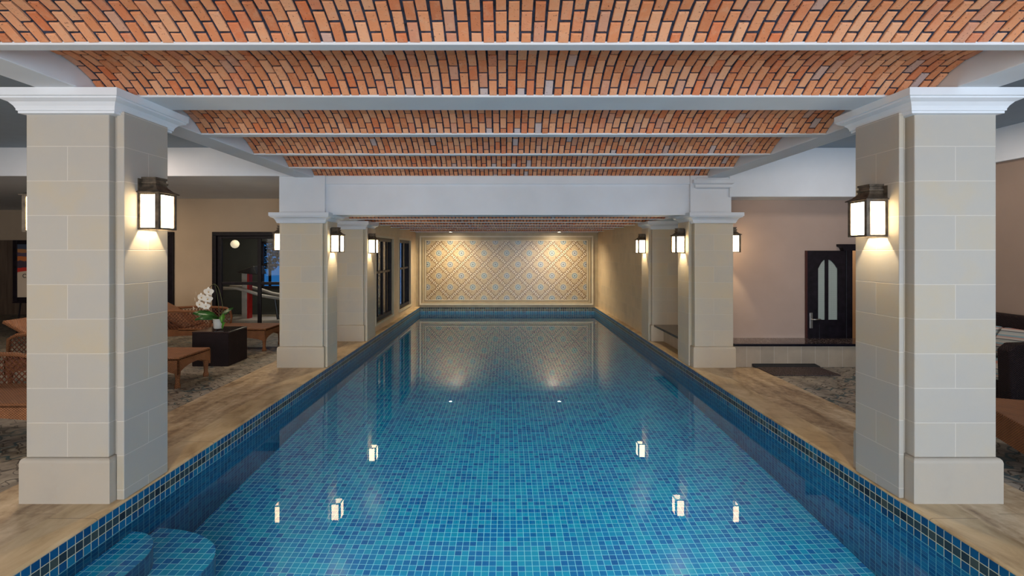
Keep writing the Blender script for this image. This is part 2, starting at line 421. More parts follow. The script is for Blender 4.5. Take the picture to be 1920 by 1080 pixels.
# ------------------------------------------------------------------ floor
fl = empty('floor'); tag(fl, 'stone paved pool deck and side aisle floors', kind='structure')
b = MB()
b.box(-3.55, PL-0.30, -5, 15, -0.1, 0); b.box(PR+0.30, 3.65, -5, 15, -0.1, 0)
b.box(PL-0.30, PR+0.30, -5, PY0-0.3, -0.1, 0)
b.build('paved_walkway', deck, fl)
b = MB(); b.box(-14, -3.55, -5, 15, -0.1, 0); b.box(3.65, 6.6, -5, 12, -0.1, 0); b.build('crazed_paving', pebble, fl)
b = MB()
lipy = [(0.0, -0.012), (0.0, 0.0)]
b.prism([(PL-0.30, -0.1), (PL-0.30, 0.0), (PL-0.012, 0.0), (PL+0.004, -0.006), (PL+0.008, -0.013), (PL+0.004, -0.02), (PL-0.02, -0.02), (PL-0.02, -0.1)], 'y', PY0-0.3, PY1)
b.prism([(PR+0.30, -0.1), (PR+0.30, 0.0), (PR+0.012, 0.0), (PR-0.004, -0.006), (PR-0.008, -0.013), (PR-0.004, -0.02), (PR+0.02, -0.02), (PR+0.02, -0.1)], 'y', PY0-0.3, PY1)
b.box(PL-0.02, PR+0.02, PY0-0.3, PY0, -0.1, 0)
b.build('pool_coping', coping, fl)

# ------------------------------------------------------------------ pool
pool = empty('swimming_pool', (0, 0, 0)); tag(pool, 'long indoor swimming pool lined with blue mosaic tiles', 'swimming pool')
MB().quad((PL, PY0, FZ), (PR, PY0, FZ), (PR, PY1, FZ), (PL, PY1, FZ)).build('pool_floor', floor_tile, pool, fix=False)
b = MB()
b.box(PL-0.08, PL, PY0-0.08, PY1+0.08, FZ, -0.0202); b.box(PR, PR+0.08, PY0-0.08, PY1+0.08, FZ, -0.0202)
b.box(PL, PR, PY1, PY1+0.08, FZ, -0.0202); b.box(PL, PR, PY0-0.08, PY0, FZ, -0.0202)
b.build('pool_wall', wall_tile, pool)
def step(w_, ly, yc, z1):
    n = 20; arc = [(PL+w_*math.sin(k/n*PI/2), yc+ly*math.cos(k/n*PI/2)) for k in range(n+1)]
    poly = [(PL, PY0)] + arc + [(PL+w_, PY0)]
    b = MB(); b.loops([[(x, y, FZ) for x, y in poly], [(x, y, z1-0.001) for x, y in poly]], False); o = b.build('step_side', wall_tile, None)
    t = MB(); t.v = [(x, y, z1) for x, y in poly]; t.f = [tuple(range(len(poly)))]
    s = t.build('step', floor_tile, pool, fix=False)
    if s.data.polygons[0].normal.z < 0: s.data.flip_normals()
    o.parent = s
step(0.30, 0.32, 3.08, -0.345)
step(0.62, 0.38, 3.27, -0.62)
wt = MB().quad((PL, PY0, WZ), (PR, PY0, WZ), (PR, PY1, WZ), (PL, PY1, WZ)).build('pool_water', water, None, fix=False)
tag(wt, 'still clear water filling the long tiled pool', 'water', kind='stuff')

# ------------------------------------------------------------------ walls
wr = MB()   # rear wall behind the camera, two window openings
for x0, x1 in ((-14, -4.4), (-0.8, 0.8), (4.4, 6.3)): wr.box(x0, x1, -5.2, -5.0, 0, 3.2)
for x0, x1 in ((-4.4, -0.8), (0.8, 4.4)): wr.box(x0, x1, -5.2, -5.0, 0, 0.5); wr.box(x0, x1, -5.2, -5.0, 3.0, 3.2)
struct('wall_rear', wr, beige_wall, 'wall behind the viewer with tall windows')
wl = MB(); wl.box(-9.7, -9.5, -5, -3.25, 0, 3.2); wl.box(-9.7, -9.5, 1.25, 4.5, 0, 3.2); wl.box(-9.7, -9.5, -3.25, 1.25, 0, 0.7); wl.box(-9.7, -9.5, -3.25, 1.25, 2.9, 3.2)
struct('wall_left', wl, beige_wall, 'left aisle wall')
wr = MB(); wr.box(6.1, 6.3, 1.05, 9.8, 0, 3.2); wr.box(6.1, 6.3, -5, -3.45, 0, 3.2); wr.box(6.1, 6.3, -3.45, 1.05, 0, 0.7); wr.box(6.1, 6.3, -3.45, 1.05, 2.9, 3.2)
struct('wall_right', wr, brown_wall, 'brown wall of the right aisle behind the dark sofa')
b = MB().box(6.04, 6.10, 1.05, 7.1, 2.79, 3.2); struct('trim_1', b, plaster, 'pale plaster band along the top of the right wall')
# right back wall with a doorway
b = MB(); YW = 7.6
b.box(3.25, 5.36, YW, YW+0.15, 0, 2.6); b.box(5.36, 6.0, YW, YW+0.15, 1.74, 2.6); b.box(6.0, 6.1, YW, YW+0.15, 0, 2.6)
struct('wall_back_right', b, pink_wall, 'pinkish beige wall with a dark door beyond the right aisle')
b = MB(); b.box(4.6, 6.6, 9.8, 9.9, 0, 2.6); b.box(4.6, 4.7, YW+0.15, 9.8, 0, 2.6); struct('wall_corridor', b, beige_wall, 'warm lit wall glimpsed through the doorway')
area('corridor_ceiling_lamp', (5.6, 8.8, 2.5), (0, 0, 0), 0.5, 0.5, 22, (1.0, 0.72, 0.40))
# left back wall (gym front) with windows
YG = 10.2
b = MB()
b.box(-7.6, -7.55, YG, YG+0.15, 0, 2.8); b.box(-6.92, -6.11, YG, YG+0.15, 0, 2.8); b.box(-4.05, -2.80, YG, YG+0.15, 0, 2.8)
b.box(-7.55, -6.92, YG, YG+0.15, 2.09, 2.8); b.box(-6.11, -4.05, YG, YG+0.15, 2.09, 2.8)
b.box(-7.75, -7.6, YG, 13.0, 0, 2.8)
struct('wall_back_left', b, beige_wall, 'beige gym wall with black framed glazing behind the loungers')
b = MB(); b.box(-14, -7.75, 13.0, 13.1, 0, 1.98); struct('wall_far_left_panelling', b, panelling, 'brown panelled lower wall behind the framed poster')
b = MB(); b.box(-14, -7.75, 13.02, 13.15, 1.98, 2.8); b.box(-14.1, -14, 4.4, 13, 0, 3.2); b.box(-14, -9.5, 4.3, 4.4, 0, 3.2); struct('wall_far_left', b, beige_wall, 'beige upper wall above the panelling at far left')
# left pool wall with two windows, right pool wall
W1 = (10.24, 11.80); W2 = (12.46, 13.95); WB, WT = 0.17, 1.98
b = MB(); XL = -2.72
for y0, y1 in ((9.72, W1[0]), (W1[1], W2[0]), (W2[1], 14.9)): b.box(XL-0.25, XL, y0, y1, 0, 3.0)
for y0, y1 in (W1, W2): b.box(XL-0.25, XL, y0, y1, 0, WB); b.box(XL-0.25, XL, y0, y1, WT, 3.0)
struct('wall_pool_left', b, wallstone, 'limestone wall with two dark windows on the left of the pool')
b = MB(); b.box(2.80, 3.05, 9.65, 14.9, 0, 3.0); struct('wall_pool_right', b, wallstone, 'plain limestone wall on the right of the pool end')
b = MB(); b.box(3.30, 3.45, 7.6, 9.7, 0, 3.0); struct('wall_niche', b, wallstone, 'limestone wall behind the niche bench')

# far wall: stone border, mouldings, mosaic
b = MB(); b.box(-3.0, 3.1, 14.8, 14.95, -0.02, 3.0); fw = struct('wall_far', b, tan_band, 'end wall of the pool with a framed mosaic panel')
mp = MB(); CX = 0.026; mp.box(-2.423, 2.423, -0.012, -0.001, -0.894, 0.894)
o = mp.build('mosaic_panel', mosaic, None, loc=(CX, 14.8, 1.106)); tag(o, 'patterned mosaic panel with blue medallions on the end wall', 'mosaic')
def frame(x0, x1, z0, z1, t, d, mat, name):
    b = MB(); y0 = 14.8
    b.box(x0, x1, y0-d, y0+0.004, z1-t, z1); b.box(x0, x1, y0-d, y0+0.004, z0, z0+t)
    b.box(x0, x0+t, y0-d, y0+0.004, z0+t, z1-t); b.box(x1-t, x1, y0-d, y0+0.004, z0+t, z1-t)
    return b.build(name, mat, fw)
frame(-2.44, 2.49, 0.195, 2.017, 0.02, 0.02, cream_band, 'inner_moulding')
frame(-2.52, 2.57, 0.11, 2.10, 0.055, 0.03, tan_band, 'middle_moulding')
frame(-2.60, 2.65, 0.06, 2.15, 0.045, 0.05, cream_band, 'outer_moulding')

# ------------------------------------------------------------------ ceiling
ce = empty('ceiling'); tag(ce, 'brick vaulted ceiling with white beams', kind='structure')
MB().box(-14, 6.6, -5.2, 7.2, 3.2, 3.3).build('aisle_ceiling', ceiling_grey, ce)
b = MB(); b.box(-14, -3.083, 7.1, 13.2, 2.786, 3.3); b.box(-3.2, 6.6, 7.2, 15, 3.0, 3.3); b.build('low_aisle_ceiling', plaster, ce)
def beam(x0, x1, y0, y1, z0, z1, mat=plaster, bev=0.006): return MB().box(x0, x1, y0, y1, z0, z1).build('ceiling_beam', mat, ce, bevel=bev)
XI, XO = -2.808, 2.956
beam(-3.083, XI, -5, 7.16, 2.77, 3.2); beam(XO, 3.228, -5, 7.16, 2.77, 3.2)
beam(XI, XO, 3.40, 3.72, 2.77, 3.1)
for y0, y1 in ((1.58, 1.66), (2.535, 2.61), (4.50, 4.60), (5.44, 5.516), (6.316, 6.40)): beam(XI, XO, y0, y1, 2.77, 2.788, bev=0.003)
beam(3.26, 6.1, 7.1, 7.6, 2.484, 3.2)
beam(3.0, 6.6, 7.6, 9.8, 2.55, 3.0)
MB().box(XI, XO, -5, 1.58, 2.9, 3.0).build('flat_ceiling', plaster, ce)
# cross beam with recessed face
cb = MB().box(-2.64, 2.70, 7.185, 7.60, 2.225, 3.1).build('cross_beam', plaster, ce)
b = MB(); b.box(-2.64, 2.70, 7.155, 7.19, 2.677, 2.80); b.box(-3.31, -2.64, 7.13, 7.55, 2.255, 2.80); b.box(2.70, 3.30, 7.13, 7.6, 2.255, 2.80)
b.build('pier_face', plaster, ce, bevel=0.006)
b = MB(); b.rects(2.80, 3.24, 7.13, 7.2, [(0.0, 2.60), (0.045, 2.62), (0.045, 2.66), (0.075, 2.68), (0.075, 2.73), (0.02, 2.74), (0.02, 2.76), (-0.05, 2.79)])
b.build('pier_moulding', plaster, ce)
beam(-3.3, -2.75, 7.55, 9.75, 2.25, 3.0); beam(2.80, 3.4, 7.55, 9.75, 2.25, 3.0)
fy = [8.63, 9.60, 10.6, 11.6, 12.6, 13.94, 14.74]
for y in fy: beam(-2.75, 2.80, y-0.04, y+0.04, 2.25, 2.264, bev=0.002)

def vault(y0, y1, zs, rise, x0, x1, bw=0.064, bl=0.122):
    h = (y1-y0)/2; Rr = (h*h+rise*rise)/(2*rise); yc = (y0+y1)/2; zc = zs+rise-Rr
    tm = math.asin(h/Rr); arc = 2*tm*Rr; nr = max(2, round(arc/bl*2))/2.0   # half-brick count
    L = arc/nr
    def P(x, s, r): t = s/Rr; return (x, yc+(Rr+r)*math.sin(t), zc+(Rr+r)*math.cos(t))
    n = 14; b = MB()
    for k in range(n):
        a0 = -arc/2+arc*k/n; a1 = a0+arc/n
        b.quad(P(x0, a0, 0.010), P(x1, a0, 0.010), P(x1, a1, 0.010), P(x0, a1, 0.010))
    root = b.build('brick_vault', mortar, ce, fix=False)
    m = MB(); g = 0.0055; nx = int((x1-x0)/bw); bw = (x1-x0)/nx
    for i in range(nx):
        a = x0+i*bw; dr = random.uniform(-0.004, 0.004); s = -arc/2 - (L/2 if i % 2 else 0.0)
        while s < arc/2-0.01:
            s0 = max(s, -arc/2); s1 = min(s+L, arc/2); s += L
            if s1-s0 < 0.02: continue
            j = lambda k=0.0035: random.uniform(-k, k)
            r0 = random.uniform(-0.003, 0.004); e = 0.003
            gx = g+random.uniform(0, 0.002)
            xa, xb, sa, sb = a+gx+j(.0015), a+bw-gx+j(.0015), s0+g+0.001, s1-g-0.001
            c4 = [(xa+j(.0012), sa+j(.0012)), (xb+j(.0012), sa+j(.0012)), (xb+j(.0012), sb+j(.0012)), (xa+j(.0012), sb+j(.0012))]
            cx = (xa+xb)/2; cs = (sa+sb)/2
            def ins(u, v): return (u+(e if u < cx else -e), v+(e if v < cs else -e))
            l0 = [P(u, v, 0.012) for u, v in c4]; l1 = [P(u, v, r0+e) for u, v in c4]; l2 = [P(*ins(u, v), r0) for u, v in c4]
            k0 = len(m.v); m.v += l0+l1+l2
            for q in range(2):
                for t in range(4):
                    p_ = k0+q*4+t; p2 = k0+q*4+(t+1) % 4
                    m.f.append((p_, p2, p2+4, p_+4))
            m.f.append((k0+8, k0+9, k0+10, k0+11))
    o = m.build('bricks', brick, root, fix=True)
for y0, y1 in ((1.66, 2.535), (2.61, 3.40), (3.72, 4.50), (4.60, 5.44), (5.516, 6.316), (6.40, 7.19)): vault(y0, y1, 2.775, 0.155, XI, XO)
ys = [7.60]+fy
for i in range(len(ys)-1): vault(ys[i]+(0.04 if i else 0), ys[i+1]-0.04, 2.258, 0.14, -2.75, 2.80)

# ------------------------------------------------------------------ columns
CORN = [(0.0, 2.618), (0.028, 2.622), (0.028, 2.636), (0.036, 2.640), (0.036, 2.650), (0.044, 2.668), (0.062, 2.690), (0.088, 2.702), (0.096, 2.706), (0.096, 2.716), (0.108, 2.720), (0.108, 2.770)]
def column(xo, xi, xp, y0, y1, py0, py1, ztop, label, base_h=0.302):
    colstone_ = colstone if y0 < 5 else litstone; base_ = basestone if y0 < 5 else litbase
    """xo outer face, xi inner face of the main block, xp pool-side face"""
    s = 1 if xp > xi else -1
    cx = (xo+xi)/2; cy = (y0+y1)/2; root = empty('stone_column', (cx, cy, 0)); tag(root, label, 'column', 'limestone pool columns')
    L = lambda a, b: (min(a, b)-cx, max(a, b)-cx)
    b = MB(); hb = ztop-0.14
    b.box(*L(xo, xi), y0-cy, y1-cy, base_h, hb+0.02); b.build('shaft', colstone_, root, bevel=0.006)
    b = MB(); b.box(*L(xi+s*0.03, xp), py0-cy, py1-cy, 0.0, hb+0.02)
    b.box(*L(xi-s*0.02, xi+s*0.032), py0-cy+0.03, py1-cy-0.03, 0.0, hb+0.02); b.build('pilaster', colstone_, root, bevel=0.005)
    b = MB(); o = 0.025
    b.rects(*L(xo, xi), y0-cy, y1-cy, [(o, 0.0), (o, base_h-0.03), (o-0.004, base_h-0.012), (0.012, base_h-0.002), (0.0, base_h)])
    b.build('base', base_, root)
    b = MB(); b.rects(*L(xo, xp-s*0.05), y0-cy, y1-cy, [(o_, z-2.770+ztop) for o_, z in CORN]); b.build('capital', plaster, root)
    return root
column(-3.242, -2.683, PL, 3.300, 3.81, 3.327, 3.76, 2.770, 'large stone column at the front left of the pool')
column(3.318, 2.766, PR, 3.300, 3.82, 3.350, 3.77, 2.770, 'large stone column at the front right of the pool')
column(-3.297, -2.665, PL, 7.11, 7.58, 7.128, 7.544, 2.25, 'middle stone column on the left, beside the glazed gym door')
column(3.318, 2.755, PR, 7.11, 7.62, 7.20, 7.654, 2.25, 'middle stone column on the right, beside the granite bench')
column(-3.29, -2.675, PL, 9.17, 9.70, 9.18, 9.757, 2.25, 'farthest stone column on the left, next to the two dark windows')
column(3.34, 2.755, PR, 9.17, 9.66, 9.225, 9.695, 2.25, 'farthest stone column on the right, at the end of the niche bench')

# ------------------------------------------------------------------ lanterns
def lantern(x, y, z, rot, label, power=20.0, lit=1.0):
    root = empty('wall_lantern', (x, y, z), rot); tag(root, label, 'lantern', 'bronze wall lanterns on the columns')
    W, D, H = 0.095, 0.148, 0.262; p = 0.013
    b = MB(); b.box(0, 0.006, -W, W, 0, H+0.10); b.build('back_plate', bronze, root)
    b = MB()
    for yy in (-W, W-2*p): b.box(D-2*p, D+0.001, yy-(0.001 if yy < 0 else 0), yy+2*p+(0.001 if yy > 0 else 0), 0.0, H+0.001)
    for yy in (-W, W-p): b.box(0.004, 0.004+p, yy, yy+p, 0, H)
    for z0, z1 in ((0, 0.014), (H-0.014, H)):
        b.box(D-p, D, -W+2*p, W-2*p, z0, z1); b.box(0.004+p, D-2*p, -W, -W+p, z0, z1); b.box(0.004+p, D-2*p, W-p, W, z0, z1)
    b.build('frame', bronze, root, bevel=0.001)
    b = MB(); e = 0.004
    b.quad((D-e-0.002, -W+2*p, 0.014), (D-e-0.002, W-2*p, 0.014), (D-e-0.002, W-2*p, H-0.014), (D-e-0.002, -W+2*p, H-0.014)).build('front_glass', lampglass, root, fix=False)
    for sg in (-1, 1):
        yy = sg*(W-e-0.002)
        MB().quad((0.012, yy, 0.014), (D-2*p, yy, 0.014), (D-2*p, yy, H-0.014), (0.012, yy, H-0.014)).build('side_glass', lampglass, root, fix=False)
    prof = [(W+0.014, D+0.014, H-0.002), (W+0.014, D+0.014, H+0.004), (W-0.012, D-0.018, H+0.022), (W-0.032, D-0.040, H+0.045), (W-0.040, D-0.050, H+0.066)]
    b = MB(); b.loops([[(0, -ww, zz), (dd, -ww, zz), (dd, ww, zz), (0, ww, zz)] for ww, dd, zz in prof]); b.build('roof', bronze, root)
    prof = [(W-0.036, D-0.046, H+0.062), (W-0.030, D-0.040, H+0.068), (W-0.030, D-0.040, H+0.080), (W-0.040, D-0.050, H+0.083), (W-0.040, D-0.050, H+0.098), (W-0.034, D-0.044, H+0.100), (W-0.034, D-0.044, H+0.114)]
    b = MB(); b.loops([[(0, -ww, zz), (dd, -ww, zz), (dd, ww, zz), (0, ww, zz)] for ww, dd, zz in prof]); b.build('chimney_cap', bronze, root)
    l = bpy.data.lights.new('lantern_bulb', 'POINT'); l.energy = power; l.color = (1.0, 0.78, 0.48); l.shadow_soft_size = 0.012
    o = bpy.data.objects.new('lantern_bulb', l); COL.objects.link(o); o.parent = root; o.location = (0.075, 0, 0.13)
    return root
lantern(PL, 3.545, 1.851, 0, 'lit bronze lantern on the pool side of the front left column')
lantern(-3.242, 3.515, 1.83, PI, 'lit lantern on the aisle side of the front left column, almost hidden')
lantern(PR, 3.545, 1.800, PI, 'lit bronze lantern on the pool side of the front right column')
lantern(PL, 7.335, 1.674, 0, 'lit lantern on the pool side of the middle left column')
lantern(-3.297, 7.32, 1.70, PI, 'lit lantern on the aisle side of the middle left column, before the gym window')
lantern(PR, 7.43, 1.664, PI, 'lit lantern on the pool side of the middle right column')
lantern(3.318, 7.285, 1.674, 0, 'lit lantern on the aisle side of the middle right column, before the pinkish wall')
lantern(PL, 9.33, 1.652, 0, 'lit lantern on the farthest left column, next to the dark pool window')
lantern(PR, 9.50, 1.650, PI, 'lit lantern on the farthest right column, before the plain stone wall')

# ------------------------------------------------------------------ end-wall downlights
for X, lab in ((-1.57, 'small lit ceiling spotlight above the left half of the mosaic'), (1.53, 'small lit ceiling spotlight above the right half of the mosaic')):
    root = empty('ceiling_spotlight', (X, 13.94, 2.245)); tag(root, lab, 'spotlight', 'spotlights washing the mosaic')
    b = MB(); b.lathe([(0.062, 0.0), (0.065, -0.012), (0.045, -0.018), (0.045, 0.02)]); b.build('housing', steel, root, smooth=True)
    MB().lathe([(0.001, -0.0175), (0.042, -0.0175), (0.042, -0.012), (0.001, -0.012)]).build('lens', emis('spot_lens_glow', (1.0, 0.86, 0.62), 30.0), root)
    l = bpy.data.lights.new('spot_beam', 'SPOT'); l.energy = 190; l.color = (1.0, 0.82, 0.57); l.spot_size = R(165); l.spot_blend = 1.0; l.shadow_soft_size = 0.04
    o = bpy.data.objects.new('spot_beam', l); COL.objects.link(o); o.location = (X, 13.92, 2.215); o.rotation_euler = (R(12), 0, 0)

# ------------------------------------------------------------------ pool windows
def pool_window(n, y0, y1, label):
    root = empty('window_%d' % n, (XL, (y0+y1)/2, WB)); tag(root, label, kind='structure')
    h = WT-WB; w2 = (y1-y0)/2
    b = MB()
    for a, c_ in ((-w2-0.05, -w2), (w2, w2+0.05)): b.box(-0.01, 0.012, a, c_, 0.0, h)
    b.box(-0.01, 0.012, -w2-0.05, w2+0.05, h, h+0.05); b.box(-0.01, 0.02, -w2-0.05, w2+0.05, -0.05, 0.0); b.build('stone_surround', cream_band, root)
    b = MB(); t = 0.075
    b.box(-0.12, -0.03, -w2, -w2+t, 0, h); b.box(-0.12, -0.03, w2-t, w2, 0, h); b.box(-0.12, -0.03, -w2+t, w2-t, 0, t+0.02); b.box(-0.12, -0.03, -w2+t, w2-t, h-t, h)
    b.build('window_frame', darkwood, root, bevel=0.006)
    b = MB(); b.box(-0.10, -0.045, -0.03, 0.03, t, h-t); b.box(-0.095, -0.05, -w2+t, w2-t, 1.03, 1.08)
    b.box(-0.09, -0.055, -w2/2-0.01, -w2/2+0.01, t, h-t); b.box(-0.09, -0.055, w2/2-0.01, w2/2+0.01, t, h-t)
    b.build('glazing_bars', darkwood, root, bevel=0.004)
    MB().quad((-0.075, -w2+t, t), (-0.075, w2-t, t), (-0.075, w2-t, h-t), (-0.075, -w2+t, h-t)).build('pane', pane_mat, root, fix=False)
pool_window(1, *W1, 'nearer dark framed window in the left pool wall')
pool_window(2, *W2, 'farther dark framed window in the left pool wall')
def gym_window(n, x0, x1, mull, label):
    root = empty('window_%d' % n, ((x0+x1)/2, YG, 0)); tag(root, label, kind='structure'); w2 = (x1-x0)/2; h = 2.09; t = 0.13
    b = MB()
    b.box(-w2, -w2+0.08, -0.05, 0.1, 0, h-0.08); b.box(w2-0.08, w2, -0.05, 0.1, 0, h-0.08); b.box(-w2, w2, -0.05, 0.1, h-0.08, h); b.build('outer_frame', darkwood, root, bevel=0.006)
    b = MB(); b.box(-w2+0.08, -w2+0.17, -0.002, 0.062, 0.0, h-0.08); b.box(w2-0.17, w2-0.08, -0.002, 0.062, 0.0, h-0.08); b.box(-w2+0.17, w2-0.17, 0.0, 0.06, h-0.14, h-0.08); b.box(-w2+0.17, w2-0.17, 0.0, 0.06, 0.002, 0.16)
    for mx_ in mull: b.box(mx_-0.035, mx_+0.035, 0.004, 0.056, 0.161, h-0.141)
    b.box(-w2+0.171, w2-0.171, 0.008, 0.052, 0.985, 1.045); b.build('glazing_bars', darkwood, root, bevel=0.006)
    MB().quad((-w2+0.15, 0.03, 0.12), (w2-0.15, 0.03, 0.12), (w2-0.15, 0.03, h-0.1), (-w2+0.15, 0.03, h-0.1)).build('pane', pane_mat, root, fix=False)
gym_window(3, -6.11, -4.05, [(-5.155+5.08)], 'large black framed gym glazing behind the orchid table')
gym_window(4, -7.55, -6.92, [], 'black window frame edge beside the front left column')

# ------------------------------------------------------------------ gym room behind glass
b = MB(); b.box(-7.6, -6.5, 13.0, 13.1, 0, 2.8); b.box(-4.9, -2.97, 13.0, 13.1, 0, 2.8); b.box(-6.5, -4.9, 13.0, 13.1, 0, 0.7); b.box(-6.5, -4.9, 13.0, 13.1, 1.95, 2.8)
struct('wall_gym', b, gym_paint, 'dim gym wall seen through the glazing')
b = MB(); root = empty('window_5', (-5.7, 13.0, 0.7)); tag(root, 'gym outer window onto the blue dusk', kind='structure')
for x0, x1 in ((-0.8, -0.74), (-0.30, -0.26), (0.24, 0.28), (0.74, 0.8)): b.box(x0, x1, -0.03, 0.03, 0, 1.25)
b.box(-0.8, 0.8, -0.03, 0.03, 0, 0.06); b.box(-0.8, 0.8, -0.03, 0.03, 1.19, 1.25); b.box(-0.8, 0.8, -0.03, 0.03, 0.6, 0.64); b.build('window_frame', darkwood, root)
area('gym_fill_light', (-5.3, 11.6, 2.7), (0, 0, 0), 1.2, 0.8, 30, (1.0, 0.86, 0.66))  # added fill to brighten the gym interior, no fixture modelled
root = empty('globe_lamp', (-6.6, 11.9, 1.86)); tag(root, 'round white globe lamp glowing inside the gym', 'lamp')
MB().lathe([(0.001, -0.10), (0.05, -0.088), (0.085, -0.05), (0.1, 0.0), (0.085, 0.05), (0.05, 0.088), (0.001, 0.10)]).build('globe', emis('globe_glow', (0.9, 0.75, 0.52), 0.55), root, smooth=True)
MB().box(-0.008, 0.008, -0.008, 0.008, 0.09, 0.92).build('suspension_rod', dark_plastic, root)
# cross trainer
root = empty('exercise_machine', (-5.9, 11.15, 0)); tag(root, 'grey exercise machine with a red stripe behind the gym glass', 'exercise machine')
MB().box(-0.45, 0.85, -0.28, 0.28, 0.0, 0.16).build('base', grey_plastic, root, bevel=0.03)
MB().box(-0.10, 0.03, -0.07, 0.07, 0.14, 1.22).build('upright', grey_plastic, root, bevel=0.015)
MB().box(0.032, 0.075, -0.075, 0.075, 0.14, 1.22).build('side_panel', red_plastic, root)
b = MB(); b.loops([[(x, y, z) for x, y, z in l] for l in ([(-0.12, -0.22, 1.20), (0.34, -0.22, 1.16), (0.34, 0.22, 1.16), (-0.12, 0.22, 1.20)], [(-0.10, -0.22, 1.24), (0.25, -0.22, 1.36), (0.25, 0.22, 1.36), (-0.10, 0.22, 1.24)])]); b.build('console', dark_plastic, root, bevel=0.02)
for sg in (-1, 1):
    MB().tube([(-0.55, sg*0.27, 0.86), (-0.1, sg*0.27, 0.86), (0.15, sg*0.27, 0.80), (0.45, sg*0.27, 0.70), (0.95, sg*0.27, 0.62)], 0.035, 10).build('handrail', grey_plastic, root, smooth=True)
    MB().tube([(0.8, sg*0.2, 0.14), (0.72, sg*0.2, 0.64)], 0.03).build('strut', dark_plastic, root)
root = empty('weight_bench', (-4.7, 12.1, 0)); tag(root, 'dark bench frame at the right inside the gym', 'weight bench')
MB().box(-0.15, 0.15, -0.5, 0.5, 0.42, 0.5).build('pad', dark_plastic, root, bevel=0.02)
for sg in (-1, 1): MB().box(-0.13, 0.13, sg*0.4-0.03, sg*0.4+0.03, 0.0, 0.42).build('leg', grey_plastic, root)
MB().tube([(-0.12, 0.45, 0.45), (-0.12, 0.5, 1.25)], 0.03).build('rack_post', grey_plastic, root)
def bush(name, x, y, z, r, n, label):
    b = MB(); rnd = random.Random(x*7)
    for _ in range(n):
        d = Vector((rnd.gauss(0, 1), rnd.gauss(0, 1), rnd.gauss(0, 1))).normalized()*r*rnd.uniform(0.5, 1.0)
        c_ = Vector((x, y, z))+Vector((d.x, d.y, d.z*1.3)); u = Vector((rnd.uniform(-1, 1), rnd.uniform(-1, 1), rnd.uniform(-1, 1))).normalized()*r*0.14
        v_ = u.cross(Vector((rnd.uniform(-1, 1), rnd.uniform(-1, 1), rnd.uniform(-1, 1)))).normalized()*r*0.07
        b.quad(tuple(c_-u), tuple(c_+v_), tuple(c_+u), tuple(c_-v_))
    b.tube([(x, y, 0), (x, y, z)], 0.05)
    tag(b.build(name, foliage, fix=False), label, 'tree')
bush('garden_tree', -8.5, 17.6, 1.5, 0.45, 500, 'dark tree silhouette against the blue dusk outside the gym')

# ------------------------------------------------------------------ door on the right
root = empty('door_1', (4.67, YW-0.05, 0)); tag(root, 'dark wooden door leaf with two arched frosted panes', kind='structure')
Wd, Hd = 0.59, 1.70
b = MB(); z0, z1 = 0.66, 1.56
b.box(0, 0.165, 0, 0.045, 0, Hd); b.box(Wd-0.12, Wd, 0, 0.045, 0, Hd); b.box(0.165, Wd-0.12, 0, 0.045, 0, z0-0.03)
b.box(0.275, 0.325, 0, 0.045, z0-0.03, Hd)
def arch(xa, xb, rising):
    n = 8; pts = []
    for k in range(n+1):
        t = k/n; zz = 1.42+0.14*(math.sin(t*PI/2) if rising else math.cos(t*PI/2))
        pts.append((xa+(xb-xa)*t, zz))
    return pts
for xa, xb, ris in ((0.165, 0.275, True), (0.325, 0.47, False)):
    b.prism(arch(xa, xb, ris)+[(xb, Hd), (xa, Hd)], 'y', 0, 0.045)
leaf = b.build('door_leaf', darkwood, root)
MB().box(0.12, 0.48, 0.018, 0.03, z0-0.04, 1.58).build('frosted_pane', obscure, root)
MB().box(0.18, 0.45, -0.006, 0.002, 0.12, 0.56).build('lower_panel', darkwood, root, bevel=0.004)
MB().box(-0.012, 0.0, 0, 0.045, 0, Hd).build('door_edge', red_brown, root)
MB().box(0.03, 0.075, -0.012, 0.0, 0.50, 0.74).build('handle_plate', steel, root, bevel=0.003)
h_ = MB().tube([(0.052, -0.01, 0.64), (0.052, -0.05, 0.64), (0.09, -0.055, 0.64), (0.17, -0.055, 0.645)], 0.010).build('door_handle', steel, root, smooth=True)
root = empty('trim_2', (5.27, YW, 0)); tag(root, 'dark wooden doorway frame with a moulded lintel', kind='structure')
b = MB(); b.box(0.0, 0.10, -0.05, 0.12, 0, 1.72); b.box(0.74, 0.83, -0.05, 0.12, 0, 1.72); b.build('jamb', darkwood, root, bevel=0.005)
b = MB(); b.prism([(-0.12, 1.80), (-0.12, 1.765), (-0.08, 1.745), (-0.06, 1.70), (0.83, 1.70), (0.83, 1.80)], 'y', -0.09, 0.02); b.build('lintel', darkwood, root)

# ------------------------------------------------------------------ benches
root = empty('stone_bench', (4.722, 7.35, 0)); tag(root, 'long low bench with granite top under the pinkish wall', 'bench')
MB().box(-1.375, 1.395, -0.22, 0.245, 0, 0.305).build('base', benchstone, root)
MB().box(-1.385, 1.395, -0.205, 0.245, 0.306, 0.342).build('seat', granite, root)
MB().box(-1.39, 1.395, -0.25, -0.205, 0.306, 0.342).build('seat_edge', black_edge, root, bevel=0.004)
root = empty('niche_bench', (3.04, 8.38, 0)); tag(root, 'short granite topped bench in the niche between the two right columns', 'bench')
MB().box(-0.08, 0.255, -0.72, 0.76, 0, 0.275).build('base', benchstone, root)
MB().box(-0.24, 0.255, -0.72, 0.76, 0.276, 0.312).build('seat', granite, root)
MB().box(-0.26, -0.24, -0.72, 0.76, 0.276, 0.312).build('seat_edge', black_edge, root)

